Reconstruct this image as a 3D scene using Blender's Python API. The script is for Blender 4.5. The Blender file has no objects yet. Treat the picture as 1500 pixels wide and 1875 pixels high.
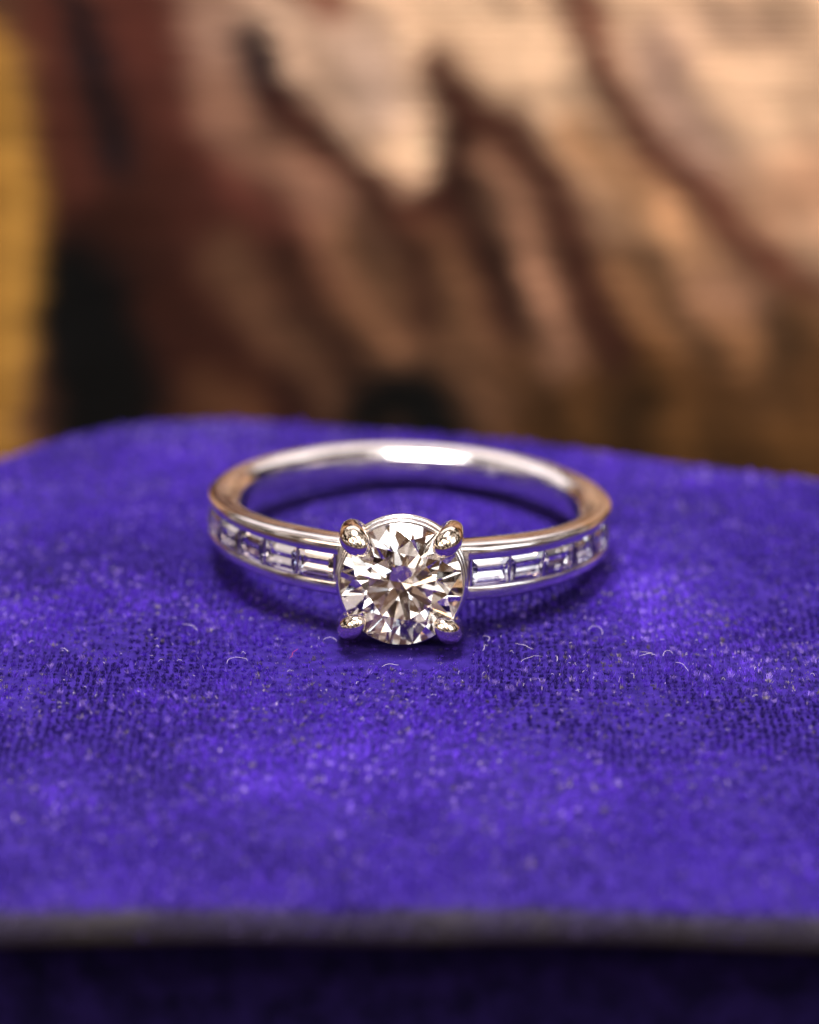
import bpy, bmesh, math, random
import numpy as np
from math import sin, cos, tan, pi, radians, sqrt, atan
from mathutils import Vector, Matrix

random.seed(7)
rng = np.random.default_rng(11)
MM = 0.001
scene = bpy.context.scene

# ------------------------------------------------------------------ camera
RING_H = 2.26                 # height of the ring's centre above the velvet, mm
ELEV = radians(22.8)
CAM_D = 200.0
cam_data = bpy.data.cameras.new("camera")
cam = bpy.data.objects.new("camera", cam_data)
scene.collection.objects.link(cam)
scene.camera = cam
cam_loc = Vector((0.0, -CAM_D * cos(ELEV), RING_H + CAM_D * sin(ELEV)))
PITCH = ELEV - radians(0.04)
cam.location = cam_loc * MM
cam.rotation_euler = (pi / 2 - PITCH, 0, 0)
cam_data.sensor_fit = 'HORIZONTAL'
cam_data.sensor_width = 24.0
cam_data.lens = 112.4
cam_data.clip_start = 0.005
cam_data.clip_end = 20.0
cam_data.dof.use_dof = True
cam_data.dof.focus_distance = 0.1880
cam_data.dof.aperture_fstop = 17.0

# ------------------------------------------------------------------ world, lamps, exposure
world = bpy.data.worlds.new("World")
scene.world = world
world.use_nodes = True
bg = world.node_tree.nodes["Background"]
bg.inputs["Strength"].default_value = 0.9
wt = world.node_tree


def wnode(t):
    return wt.nodes.new(t)


# made-up surroundings: noise in dark, brown and pale patches, added for the stone's reflections
w_tc = wnode("ShaderNodeTexCoord")
w_n = wnode("ShaderNodeTexNoise")
w_n.inputs["Scale"].default_value = 4.6
w_n.inputs["Detail"].default_value = 2.5
w_n.inputs["Roughness"].default_value = 0.55
w_r = wnode("ShaderNodeValToRGB")
for e_pos, e_col in ((0.46, (0.005, 0.004, 0.004)), (0.505, (0.09, 0.045, 0.028)), (0.55, (0.34, 0.20, 0.12)), (0.57, (1.0, 0.88, 0.82))):
    el = w_r.color_ramp.elements.new(e_pos)
    el.color = (*e_col, 1)
w_r.color_ramp.elements[0].color = (0.008, 0.006, 0.006, 1)
w_r.color_ramp.elements[-1].color = (1.0, 0.94, 0.90, 1)
wt.links.new(w_tc.outputs["Generated"], w_n.inputs["Vector"])
wt.links.new(w_n.outputs["Fac"], w_r.inputs[0])
wt.links.new(w_r.outputs[0], bg.inputs["Color"])


def area(name, loc, target, sx, sy, power, col):
    d = bpy.data.lights.new(name, 'AREA')
    d.shape = 'RECTANGLE'
    d.size = sx
    d.size_y = sy
    d.energy = power
    d.color = col
    o = bpy.data.objects.new(name, d)
    scene.collection.objects.link(o)
    o.location = loc
    o.rotation_euler = (Vector(target) - Vector(loc)).to_track_quat('-Z', 'Y').to_euler()
    return o


area("overhead_softbox", (-0.03, 0.02, 0.42), (0, 0, 0), 0.15, 0.11, 4.1, (1.0, 0.96, 0.95))
area("rear_softbox", (-0.03, 0.37, 0.33), (0, 0, 0), 0.50, 0.22, 0.5, (1.0, 0.92, 0.94))
area("front_lamp", (0.13, -0.17, 0.40), (0, 0.03, 0), 0.15, 0.13, 0.45, (1.0, 0.95, 0.92))
area("added_left_light", (-0.30, -0.24, 0.20), (0, 0, 0), 0.16, 0.16, 0.32, (1.0, 0.80, 0.62))  # added warm light, for white and orange facets in the stones
area("added_right_light", (0.32, -0.18, 0.20), (0, 0, 0), 0.22, 0.24, 0.48, (0.90, 0.95, 1.0))  # added cool light, no window there; brightens the stone facets
# small made-up lights on the camera side, added for glints in the stones
for k, (sx_, sy_, sz_, sp_, sc_) in enumerate(((-0.13, -0.42, 0.34, 0.10, (1.0, 0.9, 0.8)), (0.05, -0.46, 0.46, 0.12, (1.0, 0.95, 0.9)), (0.20, -0.44, 0.30, 0.11, (1.0, 0.62, 0.34)), (-0.20, -0.44, 0.20, 0.10, (0.70, 0.84, 1.0)), (0.10, -0.30, 0.24, 0.05, (1.0, 0.95, 0.92)), (-0.10, -0.30, 0.40, 0.12, (1.0, 0.95, 0.92)),
                                               (-0.22, -0.26, 0.42, 0.11, (1.0, 0.96, 0.94)), (-0.03, -0.38, 0.26, 0.05, (0.95, 0.97, 1.0)), (0.24, -0.30, 0.46, 0.11, (1.0, 0.97, 0.95)))):
    area("added_glint_light", (sx_, sy_, sz_), (0, 0, 0), 0.085, 0.085, sp_ * 1.25, sc_)

scene.view_settings.view_transform = 'Standard'
scene.view_settings.look = 'None'
scene.view_settings.gamma = 1.0
scene.view_settings.exposure = 0.0
scene.view_settings.use_curve_mapping = False
scene.render.engine = 'CYCLES'
cy = scene.cycles
cy.max_bounces = 24
cy.transmission_bounces = 20
cy.glossy_bounces = 12
cy.diffuse_bounces = 3
cy.caustics_reflective = False
cy.caustics_refractive = False
cy.sample_clamp_indirect = 8.0
cy.use_denoising = True


# ------------------------------------------------------------------ helpers
def mesh_obj(name, verts, faces, mat, parent=None, smooth=None, scale=MM):
    me = bpy.data.meshes.new(name)
    v = (np.asarray(verts, dtype=float) * scale).tolist()
    me.from_pydata(v, [], faces)
    me.update()
    return link_mesh(name, me, mat, parent, smooth)


def link_mesh(name, me, mat, parent=None, smooth=None):
    if mat is not None:
        me.materials.append(mat)
    if smooth is not None:
        me.polygons.foreach_set('use_smooth', [True] * len(me.polygons))
        if smooth < 179:
            me.set_sharp_from_angle(angle=radians(smooth))
    o = bpy.data.objects.new(name, me)
    scene.collection.objects.link(o)
    if parent is not None:
        o.parent = parent
    return o


def tag(o, label=None, cat=None, group=None, kind=None):
    if label: o['label'] = label
    if cat: o['category'] = cat
    if group: o['group'] = group
    if kind: o['kind'] = kind
    return o


def empty(name, mtx):
    o = bpy.data.objects.new(name, None)
    o.empty_display_size = 0.005
    scene.collection.objects.link(o)
    o.matrix_world = mtx
    return o


def tube(path, radii, n=12, closed=False, cap=True):
    """verts and faces of a tube along path with a radius per point (rounded by the radii given)"""
    P = np.asarray(path, float)
    m = len(P)
    V, F = [], []
    up = None
    for i in range(m):
        a = P[(i - 1) % m] if (closed or i > 0) else P[i]
        b = P[(i + 1) % m] if (closed or i < m - 1) else P[i]
        t = b - a
        t = t / (np.linalg.norm(t) + 1e-12)
        if up is None:
            up = np.array([0, 0, 1.0]) if abs(t[2]) < 0.9 else np.array([1.0, 0, 0])
        s = np.cross(t, up)
        s = s / (np.linalg.norm(s) + 1e-12)
        up = np.cross(s, t)
        for k in range(n):
            an = 2 * pi * k / n
            V.append(P[i] + radii[i] * (cos(an) * s + sin(an) * up))
    for i in range(m if closed else m - 1):
        j = (i + 1) % m
        for k in range(n):
            l = (k + 1) % n
            F.append((i * n + k, i * n + l, j * n + l, j * n + k))
    if cap and not closed:
        F.append(tuple(range(n))[::1])
        F.append(tuple((m - 1) * n + k for k in range(n))[::-1])
    return V, F


def join(parts):
    V, F = [], []
    for v, f in parts:
        o = len(V)
        V += list(v)
        F += [tuple(i + o for i in q) for q in f]
    return V, F


# ------------------------------------------------------------------ materials
def new_mat(name):
    m = bpy.data.materials.new(name)
    m.use_nodes = True
    nt = m.node_tree
    return m, nt, nt.nodes["Principled BSDF"]


def node(nt, t, **kw):
    n = nt.nodes.new(t)
    for k, v in kw.items():
        setattr(n, k, v)
    return n


def mat_metal(name, col, rough, scratch, lines=False):
    m, nt, p = new_mat(name)
    p.inputs["Metallic"].default_value = 1
    p.inputs["Base Color"].default_value = (*col, 1)
    tc = node(nt, "ShaderNodeTexCoord")
    n1 = node(nt, "ShaderNodeTexNoise")
    n1.inputs["Scale"].default_value = 900
    n1.inputs["Detail"].default_value = 6
    nt.links.new(tc.outputs["Object"], n1.inputs["Vector"])
    mr = node(nt, "ShaderNodeMapRange")
    mr.inputs[1].default_value = 0.3
    mr.inputs[2].default_value = 0.75
    mr.inputs[3].default_value = rough * 0.6
    mr.inputs[4].default_value = rough * 1.7
    nt.links.new(n1.outputs["Fac"], mr.inputs[0])
    nt.links.new(mr.outputs[0], p.inputs["Roughness"])
    n2 = node(nt, "ShaderNodeTexNoise")
    n2.inputs["Scale"].default_value = 2600
    n2.inputs["Detail"].default_value = 4
    nt.links.new(tc.outputs["Object"], n2.inputs["Vector"])
    if lines:
        sx = node(nt, "ShaderNodeSeparateXYZ")
        nt.links.new(tc.outputs["Object"], sx.inputs[0])
        ln = node(nt, "ShaderNodeVectorMath", operation='MULTIPLY')
        ln.inputs[1].default_value = (1, 1, 0)
        nt.links.new(tc.outputs["Object"], ln.inputs[0])
        le = node(nt, "ShaderNodeVectorMath", operation='LENGTH')
        nt.links.new(ln.outputs[0], le.inputs[0])
        at2 = node(nt, "ShaderNodeMath", operation='ARCTAN2')
        nt.links.new(sx.outputs[0], at2.inputs[0])
        nt.links.new(sx.outputs[1], at2.inputs[1])
        am = node(nt, "ShaderNodeMath", operation='MULTIPLY')
        am.inputs[1].default_value = 0.0006
        nt.links.new(at2.outputs[0], am.inputs[0])
        cb = node(nt, "ShaderNodeCombineXYZ")
        nt.links.new(le.outputs["Value"], cb.inputs[0])
        nt.links.new(sx.outputs[2], cb.inputs[1])
        nt.links.new(am.outputs[0], cb.inputs[2])
        n2.inputs["Scale"].default_value = 9000
        n2.inputs["Detail"].default_value = 5
        nt.links.new(cb.outputs[0], n2.inputs["Vector"])
    b = node(nt, "ShaderNodeBump")
    b.inputs["Strength"].default_value = scratch
    b.inputs["Distance"].default_value = 0.00002
    nt.links.new(n2.outputs["Fac"], b.inputs["Height"])
    nt.links.new(b.outputs[0], p.inputs["Normal"])
    return m


def mat_diamond(name, tint, ior):
    m = bpy.data.materials.new(name)
    m.use_nodes = True
    nt = m.node_tree
    nt.nodes.remove(nt.nodes["Principled BSDF"])
    out = nt.nodes["Material Output"]
    last = node(nt, "ShaderNodeBsdfGlass")
    last.inputs["Color"].default_value = (*tint, 1)
    last.inputs["Roughness"].default_value = 0.0
    last.inputs["IOR"].default_value = ior
    nt.links.new(last.outputs[0], out.inputs["Surface"])
    return m


def mat_attr(name, attr, rough=0.9, sheen=0.0, tint=(1, 1, 1), spec=0.2):
    m, nt, p = new_mat(name)
    a = node(nt, "ShaderNodeAttribute", attribute_name=attr)
    nt.links.new(a.outputs["Color"], p.inputs["Base Color"])
    p.inputs["Roughness"].default_value = rough
    p.inputs["Specular IOR Level"].default_value = spec
    p.inputs["Sheen Weight"].default_value = sheen
    p.inputs["Sheen Roughness"].default_value = 0.45
    p.inputs["Sheen Tint"].default_value = (*tint, 1)
    return m


def mat_noise(name, c1, c2, scale, rough=0.9, bump=0.3, dist=0.0002):
    m, nt, p = new_mat(name)
    tc = node(nt, "ShaderNodeTexCoord")
    n1 = node(nt, "ShaderNodeTexNoise")
    n1.inputs["Scale"].default_value = scale
    n1.inputs["Detail"].default_value = 8
    nt.links.new(tc.outputs["Object"], n1.inputs["Vector"])
    cr = node(nt, "ShaderNodeValToRGB")
    cr.color_ramp.elements[0].position = 0.35
    cr.color_ramp.elements[0].color = (*c1, 1)
    cr.color_ramp.elements[1].position = 0.68
    cr.color_ramp.elements[1].color = (*c2, 1)
    nt.links.new(n1.outputs["Fac"], cr.inputs[0])
    nt.links.new(cr.outputs[0], p.inputs["Base Color"])
    p.inputs["Roughness"].default_value = rough
    p.inputs["Specular IOR Level"].default_value = 0.15
    b = node(nt, "ShaderNodeBump")
    b.inputs["Strength"].default_value = bump
    b.inputs["Distance"].default_value = dist
    nt.links.new(n1.outputs["Fac"], b.inputs["Height"])
    nt.links.new(b.outputs[0], p.inputs["Normal"])
    return m


M_GOLD = mat_metal("white_gold", (0.86, 0.81, 0.795), 0.15, 0.22, True)
M_PRONG = mat_metal("white_gold_claws", (0.89, 0.79, 0.66), 0.13, 0.05)
M_DIA = mat_diamond("diamond", (0.99, 0.975, 0.96), 2.42)
M_BAG = mat_diamond("baguette_diamond", (0.98, 0.97, 0.98), 2.42)
M_PILE = mat_attr("velvet_pile", "tone", 0.6, 0.14, (0.55, 0.36, 1.0), 0.28)
M_BACK = mat_noise("velvet_backing", (0.012, 0.004, 0.09), (0.03, 0.012, 0.18), 1500, 0.95, 0.4)
_nt = M_BACK.node_tree
_p = _nt.nodes["Principled BSDF"]
_old = _p.inputs["Base Color"].links[0].from_socket
_mx = node(_nt, "ShaderNodeMix", data_type='RGBA')
_at = node(_nt, "ShaderNodeAttribute", attribute_name="wear")
_nt.links.new(_at.outputs["Fac"], _mx.inputs[0])
_nt.links.new(_old, _mx.inputs[6])
_mx.inputs[7].default_value = (0.036, 0.031, 0.035, 1)
_nt.links.new(_mx.outputs[2], _p.inputs["Base Color"])
M_BODY = mat_noise("velvet_body", (0.004, 0.002, 0.03), (0.016, 0.008, 0.09), 500, 0.95, 0.5)  # darker than the lid pile: shade below the lid put into the colour
M_LINT = mat_noise("lint", (0.55, 0.47, 0.56), (0.72, 0.64, 0.70), 400, 0.6, 0.0)
M_RED = mat_noise("red_lint", (0.45, 0.04, 0.10), (0.55, 0.07, 0.14), 400, 0.6, 0.0)
M_WEAVE = mat_attr("tapestry_weave", "weave", 0.9, 0.1, (1, 0.9, 0.8), 0.1)
M_TABLE = mat_noise("table_top", (0.035, 0.018, 0.010), (0.07, 0.035, 0.018), 60, 0.5, 0.1)


# ------------------------------------------------------------------ smooth noise in numpy
def make_noise(seed, n=64):
    g = np.random.default_rng(seed).random((n, n))

    def f(x, y):
        x = np.asarray(x, float)
        y = np.asarray(y, float)
        xi = np.floor(x).astype(int)
        yi = np.floor(y).astype(int)
        fx = x - xi
        fy = y - yi
        fx = fx * fx * (3 - 2 * fx)
        fy = fy * fy * (3 - 2 * fy)
        a = g[xi % n, yi % n]
        b = g[(xi + 1) % n, yi % n]
        c = g[xi % n, (yi + 1) % n]
        d = g[(xi + 1) % n, (yi + 1) % n]
        return (a * (1 - fx) + b * fx) * (1 - fy) + (c * (1 - fx) + d * fx) * fy
    return f


N1, N2, N3, N4 = (make_noise(s) for s in (1, 2, 3, 4))


def fbm(n, x, y, o=3):
    r, a, t = 0, 1.0, 0
    for i in range(o):
        r = r + a * n(x * 2 ** i + 17 * i, y * 2 ** i + 5 * i)
        t += a
        a *= 0.5
    return r / t


def smooth(a, b, x):
    t = np.clip((x - a) / (b - a), 0, 1)
    return t * t * (3 - 2 * t)


def lin(c):
    c = np.asarray(c, float) / 255.0
    return np.where(c <= 0.04045, c / 12.92, ((c + 0.055) / 1.055) ** 2.4)


# ------------------------------------------------------------------ table
TABLE_Z = -42.0
mesh_obj("table", [(-600, -400, TABLE_Z), (600, -400, TABLE_Z), (600, 600, TABLE_Z), (-600, 600, TABLE_Z),
                   (-600, -400, TABLE_Z - 25), (600, -400, TABLE_Z - 25), (600, 600, TABLE_Z - 25), (-600, 600, TABLE_Z - 25)],
         [(0, 1, 2, 3), (7, 6, 5, 4), (0, 4, 5, 1), (1, 5, 6, 2), (2, 6, 7, 3), (3, 7, 4, 0)], M_TABLE)['kind'] = 'structure'

# ------------------------------------------------------------------ jewellery box
CORNERS = [(-25.5, -37.2), (31, -37.2), (31, 10.2), (-25.0, 26.4)]
RADII = [7, 7, 7, 13]


def outline(corners, radii, inset=0.0, per=22):
    """outline with rounded corners, moved inwards by inset (counter-clockwise)"""
    pts, nor = [], []
    n = len(corners)
    for i in range(n):
        p = np.array(corners[i], float)
        a = np.array(corners[i - 1], float) - p
        b = np.array(corners[(i + 1) % n], float) - p
        a /= np.linalg.norm(a)
        b /= np.linalg.norm(b)
        half = math.acos(np.clip(a @ b, -1, 1)) / 2
        r = radii[i]
        c = p + (a + b) / np.linalg.norm(a + b) * r / sin(half)
        na = np.array([-a[1], a[0]])
        na = na if na @ (p - c) > 0 else -na
        nb = np.array([-b[1], b[0]])
        nb = nb if nb @ (p - c) > 0 else -nb
        a0 = math.atan2(na[1], na[0])
        a1 = math.atan2(nb[1], nb[0])
        while a1 < a0:
            a1 += 2 * pi
        for k in range(per + 1):
            t = a0 + (a1 - a0) * k / per
            d = np.array([cos(t), sin(t)])
            pts.append(c + d * r)
            nor.append(d)
        # straight run to the next corner
        q = np.array(corners[(i + 1) % n], float)
        # filled in below
    P, Nn = [], []
    m = len(pts)
    for i in range(m):
        P.append(pts[i])
        Nn.append(nor[i])
        j = (i + 1) % m
        L = np.linalg.norm(pts[j] - pts[i])
        s = int(L // 2.0)
        for k in range(1, s):
            P.append(pts[i] + (pts[j] - pts[i]) * k / s)
            Nn.append(nor[i])
    P = np.array(P)
    Nn = np.array(Nn)
    return P - Nn * inset, Nn


OUT, OUTN = outline(CORNERS, RADII)
CEN = np.array([2.0, -12.0])
RIM = 1.0


def inside_dist(x, y):
    best = np.full(x.shape, 1e9)
    m = len(OUT)
    inside = np.zeros(x.shape, bool)
    for i in range(m):
        a = OUT[i]
        b = OUT[(i + 1) % m]
        d = b - a
        t = np.clip(((x - a[0]) * d[0] + (y - a[1]) * d[1]) / (d @ d), 0, 1)
        dd = (x - a[0] - t * d[0]) ** 2 + (y - a[1] - t * d[1]) ** 2
        best = np.minimum(best, dd)
        c = ((a[1] > y) != (b[1] > y)) & (x < (b[0] - a[0]) * (y - a[1]) / (b[1] - a[1] + 1e-15) + a[0])
        inside ^= c
    return np.where(inside, np.sqrt(best), -np.sqrt(best))


def dome(x, y):
    x = np.asarray(x, float)
    y = np.asarray(y, float)
    d = -((x - 0) ** 2 + (y + 4) ** 2) / 1100.0
    return d + 0.5 * (fbm(N1, x / 9.0 + 3, y / 9.0 + 9, 2) - 0.5)


def lid_z(x, y, d):
    e = np.clip(RIM - d, 0, RIM)
    return dome(x, y) - (RIM - np.sqrt(np.maximum(RIM ** 2 - e ** 2, 0)))


box = empty("jewellery_box", Matrix.Translation((0, -0.012, TABLE_Z * MM)))
tag(box, "purple velvet covered jewellery box with worn grey front edge under the ring", "jewellery box")
BO = np.array([0, -12.0, TABLE_Z])      # children are in the empty's frame

# lid: dome, rounded rim, side wall, underside
V, F = [], []
n = len(OUT)
rings = []
for t in np.linspace(0, 1, 46)[1:]:
    P = CEN + (OUT - OUTN * RIM - CEN) * t
    rings.append(np.c_[P, dome(P[:, 0], P[:, 1])])
for a in np.linspace(0, pi / 2, 9)[1:]:
    P = OUT - OUTN * RIM * (1 - sin(a))
    rings.append(np.c_[P, dome(P[:, 0], P[:, 1]) - RIM * (1 - cos(a))])
rim_z = rings[-1][:, 2]
for a in np.linspace(0, pi / 2, 6)[1:]:
    rings.append(np.c_[OUT - OUTN * 0.9 * (1 - cos(a)), rim_z - 0.9 * sin(a)])
rings.append(np.c_[OUT - OUTN * 5.6, rim_z * 0 - 4.6])
V.append([CEN[0], CEN[1], float(dome(CEN[0], CEN[1]))])
for r in rings:
    V += r.tolist()
for k in range(n):
    F.append((0, 1 + k, 1 + (k + 1) % n))
for i in range(len(rings) - 1):
    for k in range(n):
        l = (k + 1) % n
        F.append((1 + i * n + k, 1 + (i + 1) * n + k, 1 + (i + 1) * n + l, 1 + i * n + l))
F.append(tuple(1 + (len(rings) - 1) * n + k for k in range(n))[::-1])
lid = mesh_obj("lid", np.array(V) - BO, F, M_BACK, box, smooth=40)
la = lid.data.attributes.new("wear", 'FLOAT', 'POINT')
LV = np.array(V)
lw = smooth(0.95, 0.25, inside_dist(LV[:, 0], LV[:, 1]) + 0.45 * (fbm(N2, LV[:, 0] / 2.2, LV[:, 1] / 2.2, 2) - 0.5)) * smooth(-30, -34, LV[:, 1]) * (0.55 + 0.6 * fbm(N3, LV[:, 0] / 1.6 + 40, LV[:, 1] / 1.6, 2))
la.data.foreach_set("value", np.clip(lw, 0, 1).astype(np.float32))

# box body below the lid, set back
V, F = [], []
prof = [(5.8, -4.4), (5.2, -5.0), (5.2, -38), (4.6, -39), (4.6, -41.2), (5.4, -42.0)]
for ins, z in prof:
    P = OUT - OUTN * ins
    V += np.c_[P, np.full(n, z)].tolist()
for i in range(len(prof) - 1):
    for k in range(n):
        l = (k + 1) % n
        F.append((i * n + k, (i + 1) * n + k, (i + 1) * n + l, i * n + l))
F.append(tuple(range(n)))
F.append(tuple((len(prof) - 1) * n + k for k in range(n))[::-1])
mesh_obj("body", np.array(V) - BO, F, M_BODY, box, smooth=40)

# ------------------------------------------------------------------ ring frame
TILT, ROLL, YAW = radians(6.3), radians(1.9), radians(-2.2)
RING_M = Matrix.Translation((0, 0, RING_H)) @ Matrix.Rotation(ROLL, 4, 'Y') @ Matrix.Rotation(-TILT, 4, 'X') @ Matrix.Rotation(YAW, 4, 'Z')
RB = 1.3                       # the empty sits at the ring's base, this far under its centre plane
rm = RING_M @ Matrix.Translation((0, 0, -RB))
rm_m = Matrix.Translation(rm.translation * MM) @ rm.to_3x3().to_4x4()
RING_INV = np.array(RING_M.inverted())

# ------------------------------------------------------------------ velvet pile
PITCH_T = 0.385


def build_pile():
    xs = np.arange(-27, 26, PITCH_T)
    ys = np.arange(-38, 27, PITCH_T)
    X, Y = np.meshgrid(xs, ys)
    X = X + 0.05 * np.sin(Y * 0.9) + 0.25 * (fbm(N2, X / 14, Y / 14) - 0.5)
    X = X.ravel() + rng.normal(0, 0.045, X.size)
    Y = Y.ravel() + rng.normal(0, 0.045, Y.size)
    d = inside_dist(X, Y)
    k = d > 0.03
    X, Y, d = X[k], Y[k], d[k]
    e = 0.3
    z0 = lid_z(X, Y, d)
    gx = (lid_z(X + e, Y, np.maximum(inside_dist(X + e, Y), 0.03)) - z0) / e
    gy = (lid_z(X, Y + e, np.maximum(inside_dist(X, Y + e), 0.03)) - z0) / e
    NR = np.stack([-np.clip(gx, -4, 4), -np.clip(gy, -4, 4), np.ones(X.size)], 1)
    NR /= np.linalg.norm(NR, axis=1)[:, None]
    keep = d > RIM * 0.75
    X, Y, z0, NR, d = X[keep], Y[keep], z0[keep], NR[keep], d[keep]
    # tufts round the front rim, set out along its curve
    nr = 1500
    rx = rng.uniform(-25, 26, nr)
    ra_ = rng.uniform(0.2, 1.45, nr)
    ry = -37.2 + RIM * (1 - np.sin(ra_))
    rz = dome(rx, ry) - RIM * (1 - np.cos(ra_))
    X = np.concatenate([X, rx]); Y = np.concatenate([Y, ry]); z0 = np.concatenate([z0, rz])
    d = np.concatenate([d, RIM * (1 - np.sin(ra_))])
    NR = np.concatenate([NR, np.stack([rx * 0, -np.sin(ra_), np.cos(ra_)], 1)])
    focus = np.exp(-((Y + 12.5) / 8.0) ** 2)
    cnt = (9 + 22 * focus).astype(int)
    wear = fbm(N3, X / 5.0, Y / 5.0, 3)
    bald = smooth(0.50, 0.65, wear) * (rng.random(X.size) < 0.62)
    cnt = np.maximum((cnt * (1 - 0.55 * bald)).astype(int), 3)
    idx = np.repeat(np.arange(X.size), cnt)
    i2 = idx
    m = idx.size
    foc = focus[idx]
    nrm = NR[idx]
    jx = rng.normal(0, 0.068, m)
    jy = rng.normal(0, 0.068, m)
    tx = X[idx] + jx
    ty = Y[idx] + jy
    z = z0[idx] - (jx * nrm[:, 0] + jy * nrm[:, 1]) / np.maximum(nrm[:, 2], 0.5)
    tuft = rng.normal(0, 1, X.size)[idx]
    # brushing direction of the pile: large soft patches
    lx = (fbm(N4, tx / 7.5, ty / 7.5, 3) - 0.5) * 4.2
    ly = (fbm(N1, tx / 6.5 + 31, ty / 6.5 + 12, 3) - 0.52) * 5.0
    h = 0.22 * (0.65 + 0.6 * rng.random(m)) * np.clip(1 + 0.22 * tuft, 0.4, 1.5) * (1 - 0.5 * bald[i2])
    edge = smooth(0.95, 0.25, d + 0.45 * (fbm(N2, X / 2.2, Y / 2.2, 2) - 0.5))[i2] * smooth(-30, -34, ty)
    h *= 1 - 0.6 * edge
    # the ring presses the pile down where it lies
    W = np.stack([tx, ty, z + 0.30, np.ones(m)], 0)
    L = RING_INV @ W
    rr = np.hypot(L[0], L[1])
    under = (np.abs(rr - 9.6) < 1.25) & (L[2] > -1.75)
    head = (np.abs(L[0]) < 3.6) & (L[1] < -8.5) & (L[1] > -13.6) & (L[2] > -3.75)
    h = np.where(under | head, h * 0.35, h)
    dirv = nrm + np.stack([lx * 0.42 + rng.normal(0, 0.36, m), ly * 0.42 + rng.normal(0, 0.36, m), np.zeros(m)], 1)
    dirv /= np.linalg.norm(dirv, axis=1)[:, None]
    curl = rng.normal(0, 0.28, (m, 3))
    base = np.stack([tx, ty, z - 0.03], 1)
    mid = base + dirv * (h * 0.55)[:, None]
    dir2 = dirv + curl + np.stack([lx, ly, lx * 0], 1) * 0.18
    dir2 /= np.linalg.norm(dir2, axis=1)[:, None]
    tip = mid + dir2 * (h * 0.5)[:, None]
    an = rng.random(m) * 2 * pi
    sd = np.stack([np.cos(an), np.sin(an), np.zeros(m)], 1)
    w = (0.030 + 0.045 * (1 - foc)) * (0.7 + 0.6 * rng.random(m))
    sd = sd * (w / 2)[:, None]
    verts = np.empty((m, 5, 3))
    verts[:, 0] = base - sd
    verts[:, 1] = base + sd
    verts[:, 2] = mid + sd * 0.9
    verts[:, 3] = mid - sd * 0.9
    verts[:, 4] = tip
    # colour of each fibre
    a = np.array([0.013, 0.003, 0.12])
    b = np.array([0.103, 0.031, 0.57])
    t = np.clip(0.45 + 2.5 * (fbm(N2, tx / 6.5 + 9, ty / 6.5, 3) - 0.5) + rng.normal(0, 0.16, m) + 0.38 * tuft, 0, 1)[:, None]  # large patches: light and dark of the nap put into the fibre colour
    col = a * (1 - t) + b * t
    grey = np.array([0.24, 0.20, 0.18])
    olive = np.array([0.12, 0.10, 0.05])
    tg = (rng.random(X.size) < 0.55 * bald + 0.012)[i2]
    g = 0.9 * (tg & (rng.random(m) < 0.8))
    g = np.maximum(g, (rng.random(m) < 0.006) * 0.9)[:, None]
    pick = (rng.random(X.size) < 0.45)[i2][:, None]
    col = col * (1 - g) + np.where(pick, grey, olive) * g
    ragged = edge * smooth(0.25, 0.5, fbm(N3, tx / 1.6 + 40, ty / 1.6, 2) + 0.35 * edge)
    ge = (ragged * (rng.random(m) < 0.93))[:, None]
    col = col * (1 - ge) + np.array([0.046, 0.040, 0.045]) * ge
    lt = (rng.random(X.size) < 0.065)[i2][:, None]  # lighter tufts: bright glints of the pile put into the colour
    col = np.where(lt, col * 0.5 + np.array([0.19, 0.125, 0.38]), col)
    # pale lint dust in the pile
    pale = (rng.random(m) < 0.011)[:, None]
    col = np.where(pale, np.array([0.44, 0.34, 0.52]), col)
    me = bpy.data.meshes.new("velvet_pile")
    vv = ((verts.reshape(-1, 3) - BO) * MM).astype(np.float32)
    me.vertices.add(m * 5)
    me.vertices.foreach_set("co", vv.ravel())
    base_i = np.arange(m) * 5
    loops = np.stack([base_i, base_i + 1, base_i + 2, base_i + 3, base_i + 3, base_i + 2, base_i + 4], 1).ravel()
    me.loops.add(m * 7)
    me.loops.foreach_set("vertex_index", loops.astype(np.int32))
    me.polygons.add(m * 2)
    st = np.stack([np.arange(m) * 7, np.arange(m) * 7 + 4], 1).ravel()
    me.polygons.foreach_set("loop_start", st.astype(np.int32))
    me.update(calc_edges=True)
    at = me.attributes.new("tone", 'FLOAT_COLOR', 'POINT')
    c5 = np.repeat(np.c_[col, np.ones(m)], 5, axis=0).astype(np.float32)
    at.data.foreach_set("color", c5.ravel())
    o = link_mesh("velvet_pile", me, M_PILE, box)
    o['kind'] = 'stuff'
    return m


n_fib = build_pile()
print("fibres", n_fib)

# ------------------------------------------------------------------ tapestry cushion behind
CUSH_W, CUSH_H, CUSH_T = 330.0, 84.0, 70.0
CY, CZ = 95.0, TABLE_Z + CUSH_H / 2


def pillow(u, v):
    """u, v in -1..1: half thickness"""
    return CUSH_T / 2 * np.power(np.clip((1 - np.abs(u) ** 4), 0, 1), 0.5) * np.power(np.clip((1 - np.abs(v) ** 5), 0, 1), 0.5)


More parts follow.
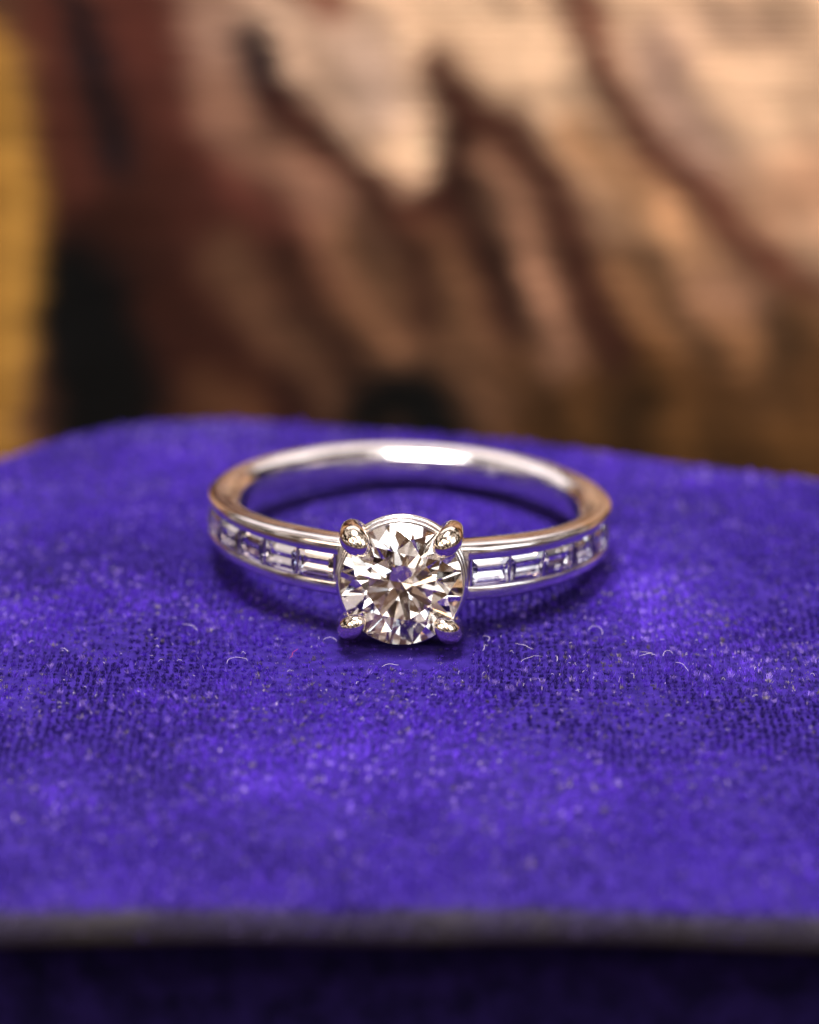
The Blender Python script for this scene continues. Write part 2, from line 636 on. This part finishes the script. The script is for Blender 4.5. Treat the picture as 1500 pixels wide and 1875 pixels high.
# the woven picture: figure strokes in picture units (1500 wide), laid on the cushion in millimetres
STROKES = [
    # (points, half width, softness, colour sRGB)
    ([(1180, 120), (1420, 60), (1500, 250), (1380, 330)], 250, 130, (216, 180, 146)),
    ([(700, 480), (900, 600), (1100, 700)], 230, 130, (122, 84, 58)),
    ([(1100, 720), (1350, 640), (1600, 700)], 150, 90, (128, 86, 46)),
    ([(1000, 820), (1300, 810), (1600, 820)], 70, 60, (112, 76, 36)),
    ([(300, -50), (300, 200), (400, 420)], 170, 90, (116, 62, 50)),
    ([(180, 420), (260, 560), (420, 690)], 150, 90, (78, 38, 26)),
    ([(420, -100), (520, 60), (620, 170), (700, 250)], 85, 40, (208, 174, 146)),
    ([(380, -40), (400, 120), (440, 210)], 45, 40, (178, 140, 118)),
    ([(700, 20), (740, 160), (740, 260)], 70, 34, (222, 186, 152)),
    ([(660, 90), (690, 190)], 40, 40, (196, 168, 148)),
    ([(560, -20), (600, 20)], 24, 26, (140, 80, 62)),
    ([(830, 0), (940, 90), (1040, 170), (1040, 215)], 88, 36, (230, 194, 158)),
    ([(1060, 260), (1160, 330), (1260, 420), (1300, 460)], 44, 34, (206, 156, 112)),
    ([(1200, 110), (1240, 230), (1330, 330)], 42, 40, (184, 150, 130)),
    ([(1290, 60), (1420, 80)], 30, 30, (180, 148, 122)),
    ([(1380, 380), (1480, 330), (1560, 380)], 60, 50, (202, 156, 122)),
    ([(400, 190), (490, 270), (600, 350), (660, 430)], 46, 34, (166, 122, 98)),
    ([(870, 290), (940, 400), (1000, 520), (1030, 620)], 40, 30, (158, 116, 90)),
    ([(420, 460), (500, 580), (600, 690)], 40, 36, (124, 86, 62)),
    ([(640, 430), (720, 560), (730, 680)], 40, 36, (136, 96, 68)),
    ([(820, 520), (860, 640), (900, 740)], 40, 36, (130, 92, 64)),
    ([(1150, 480), (1250, 560), (1400, 600)], 40, 40, (172, 124, 84)),
    ([(1300, 500), (1420, 540)], 30, 36, (180, 134, 104)),
    ([(460, 90), (475, 140), (510, 200)], 27, 24, (44, 30, 40)),
    ([(500, 195), (560, 240), (640, 310), (720, 368), (790, 372), (828, 320), (835, 210), (800, 130)], 24, 24, (92, 48, 36)),
    ([(830, 190), (920, 235), (990, 310), (1040, 400), (1075, 500), (1125, 620)], 30, 26, (96, 54, 40)),
    ([(820, 340), (880, 440), (930, 560)], 28, 28, (84, 48, 36)),
    ([(700, 380), (760, 440), (780, 560)], 22, 28, (96, 58, 42)),
    ([(1040, -20), (1075, 70), (1110, 165), (1190, 275), (1290, 360), (1370, 430), (1480, 500)], 26, 26, (122, 68, 50)),
    ([(520, 440), (600, 560), (640, 650)], 20, 26, (86, 52, 36)),
    ([(1180, 700), (1150, 780)], 40, 46, (84, 56, 24)),
    ([(1460, 560), (1420, 660)], 40, 46, (104, 72, 42)),
    ([(380, 700), (470, 740)], 40, 40, (112, 72, 46)),
    ([(510, 690), (560, 790)], 30, 34, (70, 34, 26)),
    ([(100, -40), (150, 90), (190, 220), (205, 280)], 30, 28, (48, 32, 38)),
    ([(60, -60), (90, 120), (130, 330)], 30, 34, (112, 58, 44)),
    ([(135, 520), (170, 640), (180, 800), (140, 900)], 88, 34, (12, 12, 14)),
    ([(210, 660), (250, 820)], 56, 40, (14, 13, 13)),
    ([(680, 715), (770, 690), (810, 770), (740, 790)], 50, 34, (12, 17, 17)),
    ([(-30, 120), (0, 260), (22, 400), (0, 560), (-25, 700), (-30, 850)], 50, 30, (190, 142, 60)),
    ([(-60, 100), (-60, 900)], 50, 30, (172, 124, 46)),
]


def seg_dist(px, py, pts):
    best = np.full(px.shape, 1e9)
    for (ax, ay), (bx, by) in zip(pts[:-1], pts[1:]):
        dx, dy = bx - ax, by - ay
        t = np.clip(((px - ax) * dx + (py - ay) * dy) / (dx * dx + dy * dy), 0, 1)
        best = np.minimum(best, (px - ax - t * dx) ** 2 + (py - ay - t * dy) ** 2)
    return np.sqrt(best)


PX_MM = 27.4                     # picture units per millimetre across
PZ_MM = 26.0                     # and down the cloth
Z_TOP = 13.6                      # cloth height (world z) at picture row 0


def build_cushion():
    xs = np.concatenate([np.linspace(-165, -40, 90)[:-1], np.linspace(-40, 40, 260), np.linspace(40, 165, 90)[1:]])
    rib = 0.56
    z0, z1 = TABLE_Z, TABLE_Z + CUSH_H - 6
    zs = np.arange(-CUSH_H / 2, CUSH_H / 2 + 1e-6, rib / 4)
    U, Vv = np.meshgrid(xs / (CUSH_W / 2), zs / (CUSH_H / 2))
    Xc = U * CUSH_W / 2
    Zc = Vv * CUSH_H / 2
    th = pillow(U, Vv)
    row = np.round(Zc / rib + 0.3 * (fbm(N2, Xc / 16, Zc / 9, 2) - 0.5))
    phase = Zc / rib + 0.3 * (fbm(N2, Xc / 16, Zc / 9, 2) - 0.5)
    ribh = 0.15 * (0.35 + fbm(N4, Xc / 4, Zc / 1.1, 2)) * np.cos(2 * pi * phase) * np.clip(th / 4, 0, 1)
    y = CY - th - ribh + Zc * 0.25 - 0.9 * (fbm(N1, Xc / 35, Zc / 35, 2) - 0.5)
    P = np.stack([Xc, y, Zc + CZ], -1).reshape(-1, 3)
    nz, nx = Xc.shape
    back = np.stack([Xc[::8, ::6], (CY + th + Zc * 0.25)[::8, ::6], (Zc + CZ)[::8, ::6]], -1)
    # colours
    rnd = np.random.default_rng(5).random(4000)
    ri = (row.astype(int) + 2000) % 4000
    px = 750 + Xc * PX_MM + (rnd[ri] - 0.5) * 26
    py = (Z_TOP - (Zc + CZ)) * PZ_MM
    # outside the figure in the middle the weave goes on with the same motif, mirrored
    pm = np.abs(((px - 750 + 900) % 3600) - 1800) - 900 + 750
    px = np.where((px > -100) & (px < 1600), px, np.clip(pm, -60, 1600))
    up = py < -40
    pyf = np.where(up, -80 - py, py)
    pyf = np.where(pyf > 900, np.abs(((pyf - 0) % 1800) - 900), pyf)
    px = px + 30 * (fbm(N2, px / 60, pyf / 60, 2) - 0.5)
    pyf = pyf + 30 * (fbm(N3, px / 60 + 7, pyf / 60, 2) - 0.5)
    col = np.zeros(px.shape + (3,)) + lin((118, 78, 56))
    for pts, w, s, c in STROKES:
        dd = seg_dist(px, pyf, pts)
        a = smooth(w + s * 1.5, w - s * 1.1, dd)[..., None]
        col = col * (1 - a) + lin(c) * a
    sa, ta = 0.50 * px + 0.87 * pyf, 0.87 * px - 0.50 * pyf
    st = fbm(N1, ta / 42.0 + 0.6 * N3(sa / 160, ta / 160), sa / 230.0, 3)
    stm = smooth(330, 520, px) * smooth(-1000, 200, pyf)
    col = col * (1 + stm * (1.05 + 0.5 * smooth(250, 420, pyf)) * (st - 0.52))[..., None]
    r2 = np.random.default_rng(6).random(4000)
    col = col * (0.87 + 0.26 * r2[ri])[..., None]
    col = col * (0.85 + 0.3 * fbm(N4, Xc / 3.0, row * 0.9, 2))[..., None]
    lum = (col @ np.array([0.25, 0.65, 0.10]))[..., None]
    col = (col * 0.96 + lum * 0.04) * np.array([1.04, 0.985, 0.95])
    col = np.clip(1.0 * col * np.maximum(lum, 1e-4) ** 0.36 * 1.04, 0, 0.9)
    # mesh: fine front, coarse back stitched at the rim by shared thickness zero
    me = bpy.data.meshes.new("tapestry_cushion")
    ii = np.arange(nz * nx).reshape(nz, nx)
    Q = np.stack([ii[:-1, :-1], ii[:-1, 1:], ii[1:, 1:], ii[1:, :-1]], -1).reshape(-1, 4)
    bz, bx = back.shape[:2]
    off = nz * nx
    jj = off + np.arange(bz * bx).reshape(bz, bx)
    Q2 = np.stack([jj[:-1, :-1], jj[1:, :-1], jj[1:, 1:], jj[:-1, 1:]], -1).reshape(-1, 4)
    allP = np.concatenate([P, back.reshape(-1, 3)])
    allQ = np.concatenate([Q, Q2])
    ORI = np.array([0, CY, TABLE_Z])
    me.vertices.add(len(allP))
    me.vertices.foreach_set("co", ((allP - ORI) * MM).astype(np.float32).ravel())
    me.loops.add(allQ.size)
    me.loops.foreach_set("vertex_index", allQ.astype(np.int32).ravel())
    me.polygons.add(len(allQ))
    me.polygons.foreach_set("loop_start", (np.arange(len(allQ)) * 4).astype(np.int32))
    me.update(calc_edges=True)
    at = me.attributes.new("weave", 'FLOAT_COLOR', 'POINT')
    cb = np.tile(lin((96, 60, 42)), (bz * bx, 1))
    ca = np.concatenate([col.reshape(-1, 3), cb])
    at.data.foreach_set("color", np.c_[ca, np.ones(len(ca))].astype(np.float32).ravel())
    o = link_mesh("tapestry_cushion", me, M_WEAVE, None, smooth=180)
    o.location = (ORI[0] * MM, ORI[1] * MM, ORI[2] * MM)
    tag(o, "brown and cream woven tapestry cushion standing behind the purple box", "cushion")


build_cushion()

# ------------------------------------------------------------------ the ring
ring = empty("diamond_ring", rm_m)
tag(ring, "white gold solitaire diamond ring with baguette shoulders lying on purple velvet", "ring")
RI, RO = 8.82, 10.5
GAP0 = 12.5                     # the shank opens under the stone, degrees each side
CH0, CH1 = 18.0, 78.0           # the channel with the baguettes


def section(adeg):
    """cross-section (radius, height) at an angle from the stone; one closed loop, same count everywhere"""
    a = abs(adeg)
    f = smooth(110, 20, np.array(float(a)))        # 1 near the stone, 0 at the back
    hh = 1.0 + 0.32 * f                            # half height of the outer face
    cr = 0.16 + 0.20 * f                            # how far the sides belly out above that
    ch = 1.0 if CH0 < a < CH1 else 0.0
    cd = 0.88 * ch
    groove = 0.70
    fl = 0.60
    rail = 0.045
    pts = []
    # inner, comfort curved, from middle up to the crest and out
    ht = hh + 0.14 + 0.05 * f                      # height of the side faces
    dip = 0.34 * (1 - f)                            # towards the back they lean in to the finger
    side = [(RI - 0.00, 0.0), (RI + 0.015, 0.38), (RI + 0.06, 0.66), (RI + 0.13, ht - 0.33 - dip * 0.6),
            (RI + 0.25, ht - 0.10 - dip), (RI + 0.40, ht - 0.01 - dip * 0.85), (RI + 0.75, ht - dip * 0.48), (RI + 1.15, ht - 0.02 - dip * 0.14), (RO - 0.30, ht - 0.05),
            (RO - 0.12, ht - 0.12), (RO - 0.03, hh - 0.04), (RO, hh - 0.15)]
    if ch:
        side += [(RO - 0.005, groove + rail + 0.05), (RO - 0.02, groove + rail), (RO - 0.06, groove), (RO - 0.20, groove - 0.02), (RO - cd + 0.02, fl), (RO - cd, fl - 0.05), (RO - cd, 0.25)]
    else:
        side += [(RO + 0.004, 0.74), (RO + 0.012, 0.66), (RO + 0.02, 0.58), (RO + 0.03, 0.48), (RO + 0.04, 0.36), (RO + 0.045, 0.26), (RO + 0.05, 0.15)]
    top = side
    bot = [(r, -h) for r, h in side[1:]]
    return top + bot[::-1]


angs = []
for s0, s1, st in ((GAP0, CH0, 0.6), (CH0, CH1, 0.9), (CH1, 180, 1.6)):
    k = max(2, int((s1 - s0) / st))
    t = np.linspace(s0, s1, k + 1)
    if s0 == CH0:
        t = np.concatenate([[s0 + 0.05], t[1:-1], [s1 - 0.05]])
    angs += t.tolist()
angs = sorted(set(round(x, 4) for x in angs))
full = angs + [360 - x for x in angs[::-1] if x < 179.99]
V, F = [], []
S = len(section(100))
for a in full:
    sec = section(a if a <= 180 else 360 - a)
    ra = radians(a)
    for r, h in sec:
        V.append((r * sin(ra), -r * cos(ra), h + RB))
for i in range(len(full) - 1):
    for k in range(S):
        l = (k + 1) % S
        F.append((i * S + k, i * S + l, (i + 1) * S + l, (i + 1) * S + k))
F.append(tuple(range(S))[::-1])
F.append(tuple((len(full) - 1) * S + k for k in range(S)))
shank = mesh_obj("shank", V, F, M_GOLD, ring, smooth=38)

# --- head frame: z out along the stone's axis, y up, x right
GIRDLE_R = 3.02
HEAD = Matrix.Translation((0, -11.35, RB - 0.22)) @ Matrix.Rotation(radians(-5.5), 4, 'X') @ Matrix.Rotation(pi / 2, 4, 'X')


def to_m(mx):
    return Matrix.Translation(mx.translation * MM) @ mx.to_3x3().to_4x4()


def circle(r, z, n=72, sx=1.0):
    return [(r * sx * cos(2 * pi * k / n), r * sin(2 * pi * k / n), z) for k in range(n)]


parts = [tube(circle(3.06, -0.40), [0.15] * 72, 10, closed=True),
         tube(circle(3.12, -1.12), [0.20] * 72, 10, closed=True),
         tube(circle(2.15, -2.45), [0.24] * 72, 10, closed=True)]
V, F = join(parts)
setting = mesh_obj("setting", V, F, M_GOLD, ring, smooth=60)
setting.matrix_local = to_m(HEAD)

for k, (az, tip) in enumerate(((46.5, 1.06), (137.0, 1.08), (222.0, 0.95), (318.0, 0.98))):
    a = radians(az)
    ca, sa = cos(a), sin(a)
    R = 0.60 * tip
    prof = [(2.2, -2.75, 0.40), (2.9, -2.3, 0.46), (3.36, -1.75, 0.50), (3.56, -1.05, 0.53), (3.51, -0.3, R * 0.93),
            (3.38, 0.30, R * 1.04), (3.22, 0.58, R * 1.05), (2.98, 0.72, R * 1.0), (2.76, 0.75, R * 0.86), (2.58, 0.71, R * 0.62), (2.46, 0.65, R * 0.36), (2.42, 0.62, R * 0.05)]
    path = [(r * ca, r * sa, z) for r, z, _ in prof]
    # smooth the path
    P = np.array(path)
    rad = np.array([q[2] for q in prof])
    t = np.arange(len(P))
    tt = np.linspace(0, len(P) - 1, 34)
    def cr_interp(A):
        A = np.asarray(A, float)
        out = []
        for x in tt:
            i = min(int(x), len(P) - 2)
            u = x - i
            p0 = A[max(i - 1, 0)]; p1 = A[i]; p2 = A[i + 1]; p3 = A[min(i + 2, len(P) - 1)]
            out.append(0.5 * (2 * p1 + (p2 - p0) * u + (2 * p0 - 5 * p1 + 4 * p2 - p3) * u * u + (3 * p1 - p0 - 3 * p2 + p3) * u ** 3))
        return np.array(out)
    V, F = tube(cr_interp(P), np.maximum(cr_interp(rad), 0.02), 20)
    mesh_obj("prong", V, F, M_PRONG, setting, smooth=70)


# --- round brilliant by cutting a cylinder with facet planes
def brilliant(R):
    bm = bmesh.new()
    bmesh.ops.create_cone(bm, cap_ends=True, cap_tris=False, segments=96, radius1=1, radius2=1, depth=4)
    g, gt = 0.012, -0.018
    ta, tr = tan(radians(34.3)), 0.57
    pv = tan(radians(40.9))
    tz = g + (1 - tr) * ta

    def P(r, az, z):
        return Vector((r * cos(az), r * sin(az), z))
    planes = [(Vector((0, 0, tz)), Vector((0, 0, 1)))]

    def add(a, b, c):
        nn = (b - a).cross(c - a).normalized()
        if nn.dot(a) < 0:
            nn = -nn
        planes.append((a, nn))
    s = radians(22.5)
    for k in range(8):
        f = k * pi / 4
        planes.append((P(1, f, g), Vector((sin(radians(34.3)) * cos(f), sin(radians(34.3)) * sin(f), cos(radians(34.3))))))
        sr = 0.5 * (tr * cos(s) + 1)
        sz = g + (1 - sr * cos(s)) * ta
        S_ = P(sr, f + s, sz)
        add(P(tr, f, tz), P(tr, f + 2 * s, tz), S_)
        for e in (0, 2 * s):
            add(P(1, f + e, g), P(1, f + s, g), S_)
        pa = radians(40.9)
        planes.append((P(1, f, gt), Vector((sin(pa) * cos(f), sin(pa) * sin(f), -cos(pa)))))
        T = P(0.22, f + s, gt - (1 - 0.22 * cos(s)) * pv)
        for e in (0, 2 * s):
            add(P(1, f + e, gt), P(1, f + s, gt), T)
    for co, no in planes:
        r = bmesh.ops.bisect_plane(bm, geom=bm.verts[:] + bm.edges[:] + bm.faces[:], dist=1e-6, plane_co=co, plane_no=no, clear_outer=True)
        ed = [x for x in r['geom_cut'] if isinstance(x, bmesh.types.BMEdge)]
        bd = [x for x in ed if x.is_boundary]
        if bd:
            bmesh.ops.holes_fill(bm, edges=bd, sides=0)
    bmesh.ops.recalc_face_normals(bm, faces=bm.faces[:])
    bmesh.ops.scale(bm, vec=(R * MM,) * 3, verts=bm.verts[:])
    me = bpy.data.meshes.new("diamond")
    bm.to_mesh(me)
    bm.free()
    return me


dia = link_mesh("diamond", brilliant(GIRDLE_R), M_DIA, ring)
dia.matrix_local = to_m(HEAD @ Matrix.Rotation(radians(-4.0), 4, 'X') @ Matrix.Rotation(radians(1.2), 4, 'Y') @ Matrix.Rotation(radians(13), 4, 'Z'))
dia['label'] = "round brilliant cut centre diamond"


# --- baguettes: step-cut rectangles sunk in the channel
def baguette_mesh(lx, ly):
    tb, gd, cu = 0.15, 0.0, -0.62
    lv = [(0.78, 0.62, tb), (1, 1, 0.03), (1, 1, -0.03), (0.88, 0.60, -0.30), (0.78, 0.04, cu)]
    V, F = [], []
    for sx, sy, z in lv:
        V += [(-lx * sx, -ly * sy, z), (lx * sx, -ly * sy, z), (lx * sx, ly * sy, z), (-lx * sx, ly * sy, z)]
    F.append((0, 1, 2, 3))
    for i in range(len(lv) - 1):
        for k in range(4):
            l = (k + 1) % 4
            F.append((i * 4 + k, (i + 1) * 4 + k, (i + 1) * 4 + l, i * 4 + l))
    e = (len(lv) - 1) * 4
    F.append((e + 3, e + 2, e + 1, e))
    me = bpy.data.meshes.new("baguette_diamond")
    me.from_pydata((np.array(V) * MM).tolist(), [], F)
    me.update()
    me.materials.append(M_BAG)
    return me


bag = baguette_mesh(0.975, 0.69)
rb = random.Random(3)
step = (CH1 - CH0 - 0.6) / 5.45
for sgn in (-1, 1):
    for i in range(5):
        a = CH0 + 1.0 + (i + 0.5) * (CH1 - CH0 - 2.0) / 5.0
        ra = radians(a) * sgn
        r = RO - 0.15
        o = bpy.data.objects.new("baguette_diamond", bag)
        scene.collection.objects.link(o)
        o.parent = ring
        mx = (Matrix.Translation((r * sin(ra), -r * cos(ra), RB)) @ Matrix.Rotation(ra, 4, 'Z') @ Matrix.Rotation(pi / 2 + radians(rb.uniform(-3, 3)), 4, 'X') @ Matrix.Rotation(radians(rb.uniform(-3.5, 3.5)), 4, 'Y'))
        o.matrix_local = to_m(mx)


# --- dividing bars between the baguettes are part of the setting
V_all = []
for sgn in (-1, 1):
    for i in range(6):
        a = CH0 + 1.0 + i * (CH1 - CH0 - 2.0) / 5.0
        ra = radians(a) * sgn
        mx = Matrix.Translation((0, 0, RB)) @ Matrix.Rotation(ra, 4, 'Z')
        vs = []
        for rr in (RO - 0.90, RO - 0.06):
            for hh in (-0.66, 0.66):
                for w in (-0.045, 0.045):
                    vs.append(tuple(mx @ Vector((w, -rr, hh))))
        V_all.append((vs, [(0, 1, 3, 2), (4, 6, 7, 5), (0, 4, 5, 1), (2, 3, 7, 6), (0, 2, 6, 4), (1, 5, 7, 3)]))
for vs, fs in V_all:
    mesh_obj("channel_bar", vs, fs, M_GOLD, shank)


# ------------------------------------------------------------------ lint on the velvet
def ground_at(px, py):
    """point on the velvet seen at a place of the photograph (used once to place the lint)"""
    f = 7028.0
    fw = Vector((0, cos(PITCH), -sin(PITCH)))
    u = Vector((0, sin(PITCH), cos(PITCH)))
    d = fw + Vector((1, 0, 0)) * ((px - 750) / f) + u * ((937.5 - py) / f)
    t = (0.3 - cam_loc.z) / d.z
    p = cam_loc + d * t
    return p.x, p.y


def lint(px, py, length, bend, heading, lift, mat=M_LINT, w=0.012, label=None, kink=False):
    x, y = ground_at(px, py)
    L = length / 36.0
    pts, h = [], heading
    cx = cyy = 0.0
    N = 9
    w *= rb.uniform(0.45, 0.85)
    for i in range(N):
        zz = float(dome(x + cx, y + cyy)) + 0.21 + lift * sin(pi * i / (N - 1))
        pts.append((cx, cyy, zz))
        cx += L / N * cos(h)
        cyy += L / N * sin(h) * 1.0
        if kink:
            h += (bend if i == N // 2 - 1 else 0.0) + 0.12 * rb.uniform(-1, 1)
        else:
            h += (bend if abs(bend) > 2 else 0.75 * bend) / N + 0.5 * rb.uniform(-1, 1)
    z0 = pts[0][2]
    pts = [(a, b, c - z0) for a, b, c in pts]
    V, F = tube(pts, [w * 0.6] + [w] * (N - 2) + [w * 0.5], 5)
    o = mesh_obj("lint_fibre", V, F, mat, None, smooth=180)
    o.location = (x * MM, y * MM, z0 * MM)
    if label:
        tag(o, label, "lint", "stray fibres on the velvet")
    return o


LINT = [
    (333, 1138, 44, -0.5, -0.2, 0.10, "pale stray fibre left of the ring, nearest the left shoulder"),
    (415, 1208, 66, -5.0, 1.5, 0.05, "pale stray fibre curled into a loop on the velvet"),
    (592, 1168, 30, -1.0, 0.2, 0.12, "short pale fibre touching the lower left claw"),
    (893, 1170, 30, 0.6, 0.7, 0.10, "short pale fibre beside the lower right claw"),
    (944, 1174, 46, 1.4, -0.9, 0.12, "pale bowed fibre just right of the stone, sagging in the middle"),
    (954, 1205, 52, -0.3, 0.9, 0.12, "long thin pale fibre slanting up to the right below the stone"),
    (884, 1187, 28, -0.6, 0.9, 0.10, "thin pale fibre just under the right claw, leaning right"),
    (1172, 1184, 56, -2.55, -0.35, 0.10, "pale fibre folded into a sharp V on the right"),
    (1262, 1214, 44, -1.6, 2.2, 0.16, "pale upright curved fibre near the right of the ring"),
    (1020, 1202, 22, 2.2, 1.2, 0.12, "tiny hooked pale fibre on a dark worn patch"),
    (1215, 1190, 30, -2.6, 1.4, 0.16, "small arched pale fibre between the V fibre and the right edge"),
    (1156, 1219, 22, 0.4, -1.2, 0.10, "tiny straight pale fibre below the V fibre"),
    (110, 1178, 22, 1.0, -0.6, 0.12, "tiny pale fibre far left on the velvet"),
    (1078, 1150, 50, -3.4, 1.2, 0.2, "soft blurred pale fibre loop right of the shadow"),
    (700, 1215, 34, 0.5, 0.5, 0.08, "faint pale fibre just below the diamond"),
]
for px, py, L, b, h, lf, lab in LINT:
    lint(px, py, L, b, h, lf, label=lab, kink='sharp V' in lab)
lint(530, 1200, 46, 0.6, 1.0, 0.06, M_RED, 0.012, "thin red fibre on the velvet left of the diamond")


def lint_dust():
    parts = []
    for i in range(260):
        x = rng.uniform(-23, 23)
        y = rng.normal(-13, 9)
        if not (-38 < y < 12):
            continue
        lx, ly = (RING_INV @ np.array([x, y, 0.3, 1]))[:2]
        if 8.3 < math.hypot(lx, ly) < 11 or (abs(lx) < 3.8 and -14 < ly < -8):
            continue
        L = rng.uniform(0.1, 0.35)
        h = rng.uniform(0, 2 * pi)
        bend = rng.normal(0, 1.5)
        z = float(dome(x, y)) + rng.uniform(0.14, 0.24)
        pts = []
        lift = rng.uniform(0, 0.12)
        for k in range(5):
            pts.append((x, y, z + lift * sin(pi * k / 4)))
            x += L / 5 * cos(h)
            y += L / 5 * sin(h)
            h += bend / 5
        parts.append(tube(pts, [0.005, 0.008, 0.009, 0.008, 0.005], 4))
    V, F = join(parts)
    o = mesh_obj("lint_dust", V, F, M_LINT, None, smooth=180)
    tag(o, "fine pale lint specks scattered over the purple velvet", "lint", kind="stuff")


lint_dust()
